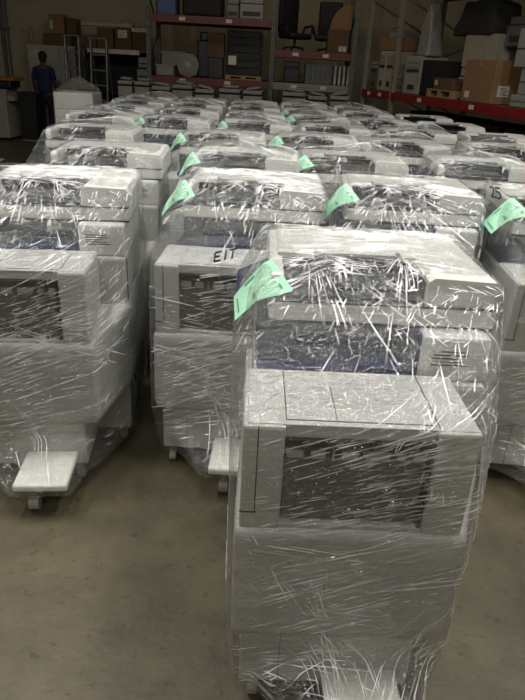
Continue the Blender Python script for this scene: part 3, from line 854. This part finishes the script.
BL = mat('blue_plastic', '3c5378', .5); CLR = mat('cloudy_plastic', '7e7c76', .35, var=.1)
def onshelf(px0, px1, py0, Y, zs): a = slab(px0, px1, py0, py0 + 5, Y); return a[0], a[1], zs + .002, a[3]
Yf = Y1 + .12
a = onshelf(157, 176, 1, Yf, 2.33); crate(a[0], a[1], Yf, Yf + .5, 2.332, 2.332 + .32, BL, 'blue and white plastic crate on the top shelf at the left')
a = onshelf(182, 222, 0, Yf, 2.33); o = MB().box(a[0], a[1], Yf, Yf + .7, 2.332, 2.9, .05, seg=3).box(a[0] + .2, a[1] - .2, Yf + .1, Yf + .6, 2.85, 3.1, .06, seg=3).build('bundled_load', BLACK); tag(o, 'black bundled load in the middle of the top shelf', 'bundle')
def desk_printer(x0, x1, y, z, h, label, M=PGREY, group='machines on the racks', d=.45, rz=0):
    w = (x1 - x0) / 2; t = thing('desktop_printer', ((x0 + x1) / 2, y, z), rz, label, 'printer', group)
    MB().box(-w, w, 0, d, 0, h * .7, .02).build('case', M, t)
    MB().box(-w * .96, w * .96, .02, d - .02, h * .72, h, .018).build('scanner_lid', M, t)
    MB().box(-w * .8, w * .8, .01, d - .05, h * .68, h * .74, 0).build('output_gap', SEAM, t)
    MB().box(-w * .75, w * .75, -.006, .01, h * .15, h * .36, .002).build('paper_tray', SEAM, t)
    return t
a = onshelf(227, 239, 0, Yf, 2.33); desk_printer(a[0], a[1], Yf, 2.332, .3, 'small grey printer on the top shelf, left of the pale one')
a = onshelf(240, 264, 0, Yf, 2.33); desk_printer(a[0], a[1], Yf, 2.332, .34, 'pale printer on the top shelf at the right end', mat('dim_white_plastic', '85827a'))
# rack 1, lower shelf
a = onshelf(156, 166, 62, Yf, 1.32); crate(a[0], a[1] + .15, Yf, Yf + .4, 1.322, 1.322 + .17, CLR, 'low cloudy plastic tub at the left of the lower shelf', group='cloudy tubs')
crate(a[0] + .02, a[1] + .32, Yf + .45, Yf + .85, 1.322, 1.322 + .4, CLR, 'taller cloudy plastic tub behind the low one', group='cloudy tubs')
a = at(188, 65, Y=Yf - .03)
t = thing('round_fan', (a.x, Yf - .02, 1.322), 0, 'round pale wire fan standing on the lower shelf', 'fan')
R_ = .19
b = MB(); 
for rr_ in (.19, .15, .11, .07): 
    pts = [(rr_ * math.cos(k * PI / 16), 0, R_ + .01 + rr_ * math.sin(k * PI / 16)) for k in range(33)]; b.tube(pts, .006, 6)
for k in range(24): b.tube([(.03 * math.cos(k * PI / 12), -.005, R_ + .01 + .03 * math.sin(k * PI / 12)), (.19 * math.cos(k * PI / 12), 0, R_ + .01 + .19 * math.sin(k * PI / 12))], .004, 5)
PF = mat('pale_fan_plastic', 'a09c92', .5)
b.build('grille', PF, t)
MB().cyl((0, -.012, R_ + .01), (0, .05, R_ + .01), .04, n=20).build('hub', PF, t)
MB().cyl((0, .05, R_ + .01), (0, .07, R_ + .01), .188, n=36).build('back_disc', mat('fan_disc_grey', '75726a', .5), t)
b = MB(); 
a = onshelf(196, 210, 45, Yf, 1.32); o = MB().box(a[0], a[1], Yf + .2, Yf + .8, 1.322, 1.95, .03, seg=3).box(a[0] + .04, a[1] - .04, Yf + .25, Yf + .7, 1.93, 2.1, .04, seg=3).build('dark_machine', DARK); tag(o, 'dark machine standing between the fan and the brown box', 'machine')
a = slab(208, 224, 36, 55, Yf); carton(a[0], a[1] + .0, Yf + .02, Yf + .3, 1.32 + .36, 2.08, 'brown cardboard box left of the black wrapped pallet load', None, BOX2)
cx0, cx1 = a[0], a[1]
o = MB().box(cx0 + .01, cx1 - .02, Yf + .03, Yf + .3, 1.322, 1.678, .01).build('dark_box', DARK); tag(o, 'dark box carrying the brown cardboard box', 'box')
a = slab(223, 262, 25, 75, Yf)
t = thing('wrapped_pallet_load', ((a[0] + a[1]) / 2 + .03, Yf, 1.322), 0, 'large black load under shiny film on the lower shelf', 'pallet load'); w = (a[1] - a[0]) / 2 - .02
b = MB()
for k in range(6): b.box(-w + .03, w - .03, .03, .75, .08 + k * .125, .2 + k * .125, .02)
b.build('black_trays', BLACK, t)
b = MB(); b.box(-w, w, .0, .8, 0, .02, 0); b.box(-w, w, .0, .8, .055, .075, 0)
for x in (-w, -.05, w - .1): b.box(x, x + .1, 0, .8, .02, .055, 0)
b.build('pallet', WOOD, t)
DFILM = film_material('dark_load_film', .8, .0, .05, .8)
f = hull_surface([[(sx * (w - .01), yy, zz) for sx in (-1, 1) for yy in (.01, .78) for zz in (.07, .87)]], .03, 77, .01); bm_obj(f, 'stretch_film', [DFILM], t)
MB().box(-w + .05, -w + .2, -.015, -.012, .25, .4, 0).build('paper_label', TAPE, t)

# rack 2, upper shelf: office chairs, box
def office_chair(x, y, z, rz, label, fold=0):
    t = thing('office_chair', (x, y, z), rz, label, 'chair', 'black office chairs on the rack')
    for k in range(5):
        an = k * 2 * PI / 5; b = MB(); b.tube([(0, 0, .07), (.2 * math.cos(an), .2 * math.sin(an), .05)], .018, 6); b.cyl((.2 * math.cos(an) - .01, .2 * math.sin(an), .022), (.2 * math.cos(an) + .01, .2 * math.sin(an), .022), .021, n=10); b.build('leg', BLACK, t)
    MB().cyl((0, 0, .06), (0, 0, .2), .025).build('gas_lift', DARK, t)
    MB().box(-.24, .24, -.23, .23, .2, .3, .05, seg=3).build('seat', BLACK, t, smooth=True)
    MB().box(-.22, .22, .2, .29, .28, .88, .04, seg=3).build('backrest', BLACK, t, smooth=True)
    for s in (-1, 1): MB().tube([(s * .25, .15, .25), (s * .3, .1, .42), (s * .3, -.12, .44), (s * .28, -.14, .3)], .022, 6).build('armrest', BLACK, t)
a = slab(283, 305, 0, 46, Yf); office_chair(a[0] + .24, Yf + .38, 1.862, R(35), 'leftmost black office chair on the middle rack shelf')
office_chair(a[0] + .87, Yf + .60, 1.862, R(-8), 'black office chair in the middle of the rack shelf, turned away')
a = slab(329, 353, 30, 49, Yf); carton(a[0] - .02, a[1] - .07, Yf, Yf + .45, 1.862, a[3], 'brown cardboard box with a white label on the middle rack shelf', None, BOX2, (.55, .9, .08, .3))
bx = (a[0], a[1], a[3])
t = thing('bent_board', (bx[0] + .2, Yf + .2, bx[2] + .007), 0, 'curved brown board standing on the cardboard box', 'board')
b = MB(); pr = []
for k in range(9):
    an = PI * .5 * k / 8; pr.append((-.16 + .34 * math.sin(an) , .02 + .36 * (1 - math.cos(an))))
b.prism([(x, z) for x, z in [(-.18, 0)] + [(-.18 + .36 * (1 - math.cos(PI / 2 * k / 8)), .42 * math.sin(PI / 2 * k / 8)) for k in range(1, 9)] + [(.2, .42), (.2, 0)]], 0, .12)
b.build('panel', BOX, t)
# rack 2, lower shelf: dark printer and row of white slotted trays
a = slab(284, 300, 60, 80, Yf); desk_printer(a[0], a[1], Yf, 1.322, .36, 'dark printer on the lower middle shelf', DARK)
a = slab(305, 332, 66, 82, Yf)
t = thing('server_case', ((a[0] + a[1]) / 2, Yf, 1.322), 0, 'grey ribbed metal case on the lower middle shelf', 'machine'); w = (a[1] - a[0]) / 2
MB().box(-w, w, 0, .5, 0, .34, .006).build('case', UPR, t)
b = MB()
for k in range(5): b.box(-w + .04 + k * w * .38, -w + .055 + k * w * .38, -.006, .001, .03, .31, 0)
b.build('ribs', STEEL, t)
for k in range(4):
    a = slab(334 + 4.4 * k, 337 + 4.4 * k, 65, 82, Yf - .02); o = MB().box(a[0], a[1] - .01, Yf - .02, Yf + .3, 1.322, 1.65, .004).box(a[0] + .005, a[1] - .015, Yf - .03, Yf - .02, 1.34, 1.63, 0).build('upright_tray', mat('pale_tray', 'a19e94', .4)); tag(o, ('first', 'second', 'third', 'fourth')[k] + ' from the left of the pale trays standing on edge', 'tray', 'pale trays standing on edge')

# stuff under the racks: printers and trays on the floor in front of / below the beams
DW = mat('dim_white_plastic', '85827a')
def tray_stack(px0, px1, Y, n, z0, label, seed):
    rnd = random.Random(seed); a = slab(px0, px1, 85, 95, Y)
    t = thing('open_copier', ((a[0] + a[1]) / 2, Y, 0), R(rnd.uniform(-6, 6)), label, 'copier', 'uncovered copiers under the rack'); w = (a[1] - a[0]) / 2
    MB().box(-w, w, 0, .5, .04, z0, .012).build('cabinet', DW, t); MB().box(-w * .9, w * .9, .02, .48, 0, .042, 0).build('plinth', BLACK, t)
    for k in range(3): MB().box(-w * .9, w * .9, -.008, .002, .12 + k * z0 * .27, .12 + z0 * .23 + k * z0 * .27, .004).build('drawer', PGREY, t)
    MB().box(-w * .9, w * .9, .05, .5, z0, z0 + .03, 0).build('output_gap', BLACK, t)
    MB().box(-w, w, .0, .5, z0 + .03, z0 + .09, .012).build('scanner', DW, t)
    Tm = Matrix.Translation((0, .1, z0 + .1)) @ Matrix.Rotation(R(rnd.uniform(-12, 12)), 4, 'Y')
    MB().box(-w * .7, w * .8, 0, .35, .01, .04, .006, M=Tm).build('paper_tray', DW, t)
tl = [(152, 170, 1.08), (172, 192, 1.12), (195, 214, 1.07), (219, 240, 1.10), (243, 262, 1.09), (283, 306, 1.10), (309, 328, 1.06), (331, 350, 1.08)]
nm = ['leftmost', 'second', 'third', 'fourth', 'fifth', 'sixth', 'seventh', 'eighth']
for i, (p0, p1, z0) in enumerate(tl):
    tray_stack(p0, p1, 11.75 if i != 3 else 11.7, 3, z0, '%s%s of the uncovered grey copiers standing below the back rack' % (nm[i], ' from the left' if i else ''), i)
for i, (p0, p1, lb) in enumerate(((118, 132, 'uncovered grey copier standing in front of the dark shelf'), (134, 149, 'uncovered grey copier in front of the stacked printers'))):
    tray_stack(p0, p1, 12.0, 3, 1.13, lb, 20 + i)

# ------------------------------------------------------------------ right rack, running towards the viewer
RA = Vector((1.66, 12.0, 0)); ang = math.atan2(-.9534, .3016)
RM = Matrix.Translation(RA) @ Matrix.Rotation(ang, 4, 'Z')
def ray_on_rack(px, py, dpt):
    """local x, z on the rack (at depth dpt) of what is seen at px, py"""
    d = at(px, py, Y=1.0) - Vector((0, 0, CH)); inv = RM.inverted(); o = inv @ Vector((0, 0, CH)); v = inv.to_3x3() @ d
    k = (dpt - o.y) / v.y; q = o + v * k; return q.x, q.z
U1 = ray_on_rack(392, 95, 0)[0]; U2 = ray_on_rack(471, 70, 0)[0]; U0 = -.3; U2 = 4.6
rack(RA, ang, [U0, U1, U2], [(a_, b_, z_, RED2) for z_ in (1.3, 2.9) for a_, b_ in ((U0, U1), (U1, U2))], 1.4,
     'pallet rack with bright red beams running along the right side', RED2, UPR2, 4.0)
def rk(t): t.matrix_world = RM @ t.matrix_world; return t
def rtag(t):
    z = t.rotation_euler.z; l = t.location.copy(); t.location = RM @ l; t.rotation_euler = (0, 0, z + ang); return t
Z = 1.302
# left bay: beige computer cases, box with telephone
def rx(px, py=80, d=.02): return ray_on_rack(px, py, d)
xx = [rx(p)[0] for p in (368, 376, 383, 393)]
def tower(x0, x1, h, M, label, y=.05):
    t = thing('computer_case', ((x0 + x1) / 2, y, Z), 0, label, 'computer', 'computer cases on the right rack'); w = (x1 - x0) / 2
    MB().box(-w, w, 0, .45, 0, h, .01).build('case', M, t)
    for k in range(3): MB().box(-w * .75, w * .75, -.008, .002, h * (.58 + .12 * k), h * (.66 + .12 * k), .002).build('drive_bay', DW if k else SEAM, t)
    MB().box(-w * .4, w * .4, -.006, .001, h * .12, h * .25, 0).build('vent', SEAM, t)
    return rtag(t)
tower(xx[0] , xx[1] - .03, .5, UPR, 'dark grey computer case at the far end of the right rack')
tower(xx[1], xx[2] - .03, .62, BEIGE, 'tall beige cabinet under the box with the telephone')
tower(xx[2], xx[2] + .26, .62, BEIGE, 'second beige cabinet, right beside the tall one')
b0 = xx[1] + .0
t = carton(b0 - .05, xx[2] + .28, .05, .45, Z + .63, Z + .82, 'brown box on top of the beige cabinets carrying a telephone', None, BOX); rtag(t)
t = thing('desk_telephone', ((b0 + xx[2]) / 2 + .1, .22, Z + .83), 0, 'grey telephone on top of the brown box', 'telephone')
MB().prism([(-.13, 0), (.13, 0), (.13, .04), (-.13, .1)], -.09, .09).build('base', CLR, t); 
b = MB(); b.tube([(-.1, -.11, .13), (-.12, -.05, .16), (-.12, .05, .16), (-.1, .11, .13)], .025, 8); b.build('handset', CLR, t); rtag(t)
# middle bay
x_a = rx(399)[0]; x_b = rx(415)[0]
t = tower(max(x_a, U1 + .06), x_b, .55, mat('pale_tower', '8f8d84', .45), 'pale computer tower with dark drive slots right of the rack upright', y=.1)
x_c = rx(428)[0]
o = MB().box(x_b + .03, x_c - .02, .1, .6, Z, Z + .5, .01).build('black_cabinet', BLACK); tag(o, 'black cabinet beside the pale computer tower', 'cabinet'); rtag(o)
x_d = rx(432)[0]; x_e = rx(470)[0] - .04
t = desk_printer(x_d, x_e - .15, .45, Z, .42, 'large white printer behind the pallet on the right rack', mat('pale_tower', '8f8d84')); rtag(t)
t = thing('small_pallet', (x_c + .32, .03, Z), 0, 'small wooden pallet at the rack edge under a flat carton', 'pallet')
b = MB()
for z in (0, .09): 
    for y in (0, .15, .3): b.box(-.33, .38, y, y + .1, z, z + .02, .003)
for x in (-.33, -.03, .3): b.box(x, x + .08, 0, .4, .02, .09, .002)
b.build('slats', WOOD, t); rtag(t)
t = carton(x_c + .1, x_c + .62, .06, .36, Z + .112, Z + .26, 'small flat brown carton on the wooden pallet', None, BOX2, (.08, .22, .4, .8)); rtag(t)
# upper layer of the middle bay
ya = .5
zz = Z + .43
t = carton(x_d, x_e - .16, .47, .9, zz, zz + .42, 'grey beige box on top of the large white printer', None, BEIGE); rtag(t)
t = thing('wrapped_bundle', ((x_a + x_b) / 2 + .15, .25, Z + .56), 0, 'white pointed bundle under film above the computer tower', 'bundle')
f = hull_surface([[(-.17, -.12, 0), (.17, -.12, 0), (.17, .15, 0), (-.17, .15, 0), (-.14, -.1, .45), (.14, -.1, .45), (.0, .1, .75), (-.05, -.05, .75)]], .02, 5, .012); bm_obj(f, 'bundle_body', [CLR], t); rtag(t)
o = MB().box(x_b + .04, x_c + .3, 1.0, 1.34, Z, Z + .9, .02).build('grey_cabinet', mat('dark_grey_panel', '3b3935', .6)); tag(o, 'dark grey cabinet behind the black one on the right rack', 'cabinet'); rtag(o)
t = thing('padded_load', ((x_c + x_e) / 2, .7, zz + .43), 0, 'dark padded load at the top of the middle bay', 'load')
f = hull_surface([[(-.75, -.25, 0), (.25, -.25, 0), (.25, .25, 0), (-.75, .25, 0), (-.6, -.22, .42), (.1, -.2, .45), (.15, .2, .4), (-.6, .2, .42)]], .04, 9, .03); bm_obj(f, 'quilt', [mat('quilt_grey', '2a2826', .9)], t); rtag(t)
# right bay: the big carton, machines
x_f, _ = ray_on_rack(462, 80, .03); x_g, _ = ray_on_rack(493, 80, .03)

t = thing('cardboard_box', ((x_f + x_g) / 2, .05, Z), R(0), 'largest brown cardboard box, standing on the red beam of the right rack', 'box'); w = (x_g - x_f) / 2; hB = .52; dB = .62
bb = MB(); bb.box(-w, w, 0, dB, 0, hB, .008); bb.mi = 1; bb.box(-.03, .03, -.001, dB + .001, hB - .08, hB + .0015, 0); bb.build('carton', [BOX, mat('packing_tape', '8d7350')], t)
MB().box(-w * .75, -w * .45, -.004, .001, .05, .13, 0).build('small_label', TAPE, t)
l = MB().box(w - .001, w + .004, .08, .25, .09, .22, 0).build('shipping_label', TAPE, t)
b = MB()
for k in range(4): b.box(w + .003, w + .006, .1, .23 - .03 * (k % 2), .11 + .025 * k, .118 + .025 * k, 0)
b.build('label_print', MARK, l)
rtag(t)
x_h = ray_on_rack(516, 80, .08)[0] - .16
def white_unit(x0, x1, y, z, h, label):
    t = thing('white_machine', ((x0 + x1) / 2, y, z), 0, label, 'machine', 'white machines at the end of the right rack'); w = (x1 - x0) / 2
    MB().box(-w, w, 0, .5, 0, h, .012).build('case', mat('pale_machine', '85847c', .4), t); MB().box(-w * .98, w * .98, -.006, .0, h * .47, h * .5, 0).build('seam_line', SEAM, t)
    rtag(t)
white_unit(x_h + .12, min(x_h + .7, U2 - .06), .08, Z, .14, 'low flat white machine right of the largest box')
white_unit(x_h + .2, min(x_h + .7, U2 - .06), .1, Z + .142, .3, 'pale blue white machine stacked on the low flat one')
white_unit(x_h + .08, min(x_h + .7, U2 - .06), .06, Z + .445, .42, 'cream white machine on top of the stack at the right edge')
t = thing('desktop_printer', ((x_f + x_g) / 2 + .1, .68, Z), 0, 'dark base cabinet behind the largest cardboard box', 'cabinet')
MB().box(-.4, .4, 0, .3, 0, .68, .01).build('case', mat('dark_grey_panel', '3b3935'), t); rtag(t); t.name = 'base_cabinet'
t = desk_printer((x_f + x_g) / 2 - .3, (x_f + x_g) / 2 + .45, .55, Z + .70, .36, 'grey copier unit above and behind the largest cardboard box', mat('grey_unit', '5b5954', .5)); rtag(t)
# stuff below the right rack
for i, (xl, dy) in enumerate(((1.1, .2), (1.95, .25), (2.8, .25), (3.65, .2))):
    o = MB().box(xl, xl + .7, dy, dy + .6, 0, .95, .02).box(xl + .02, xl + .68, dy + .02, dy + .55, .97, 1.05, .02).box(xl + .05, xl + .65, dy + .05, dy + .5, .94, .98, 0).build('stored_copier', DARK)
    tag(o, '%s dark copier stored under the right rack' % ('farthest', 'second farthest', 'third farthest', 'nearest')[i], 'copier', 'dark copiers under the right rack'); rtag(o)

# ------------------------------------------------------------------ floor litter
p = at(506, 456, z=0)
rnd = random.Random(3)
pts = [(p.x + .11 * (k / 7 - .5) + rnd.uniform(-.01, .01), p.y + rnd.uniform(-.025, .025), .012 + rnd.uniform(0, .01)) for k in range(8)]
b = MB(); b.tube(pts, [.004, .007, .01, .007, .012, .008, .006, .003], 6)
tag(b.build('film_scrap', mat('film_scrap_plastic', 'a9a79f', .2, bump=.6, bscale=80), smooth=True), 'twisted scrap of clear film on the floor at the right', 'litter')

# ------------------------------------------------------------------ lights
def area(x, y, z, sx, sy, power, col=(1, .975, .94), rot=(0, 0, 0)):
    l = bpy.data.lights.new('ceiling_lamp', 'AREA'); l.shape = 'RECTANGLE'; l.size = sx; l.size_y = sy; l.energy = power; l.color = col
    o = bpy.data.objects.new('ceiling_lamp', l); COL.objects.link(o); o.location = (x, y, z); o.rotation_euler = rot
area(-1.6, 1.9, 4.9, .25, 2.6, 150)
area(1.4, 2.1, 4.9, .25, 2.6, 150)
area(0.0, 5.8, 4.9, 2.5, .25, 14)
area(-3.2, 2.6, 4.9, .25, 2.5, 115)
area(3.2, 2.4, 4.9, .25, 2.5, 115)
area(0, -2.5, 4.9, 3.0, .5, 105)
area(0, 11, 4.9, 3, .4, 26, (1, .88, .7))
w = bpy.data.worlds.new('world'); SC.world = w; w.use_nodes = True
w.node_tree.nodes['Background'].inputs[0].default_value = (.5, .52, .55, 1); w.node_tree.nodes['Background'].inputs[1].default_value = .1

SC.view_settings.view_transform = 'Standard'
SC.view_settings.exposure = -.14
SC.cycles.transparent_max_bounces = 40
SC.cycles.max_bounces = 8
SC.cycles.use_denoising = True
try: SC.cycles.denoiser = 'OPENIMAGEDENOISE'
except Exception: pass
SC.cycles.sample_clamp_indirect = 4
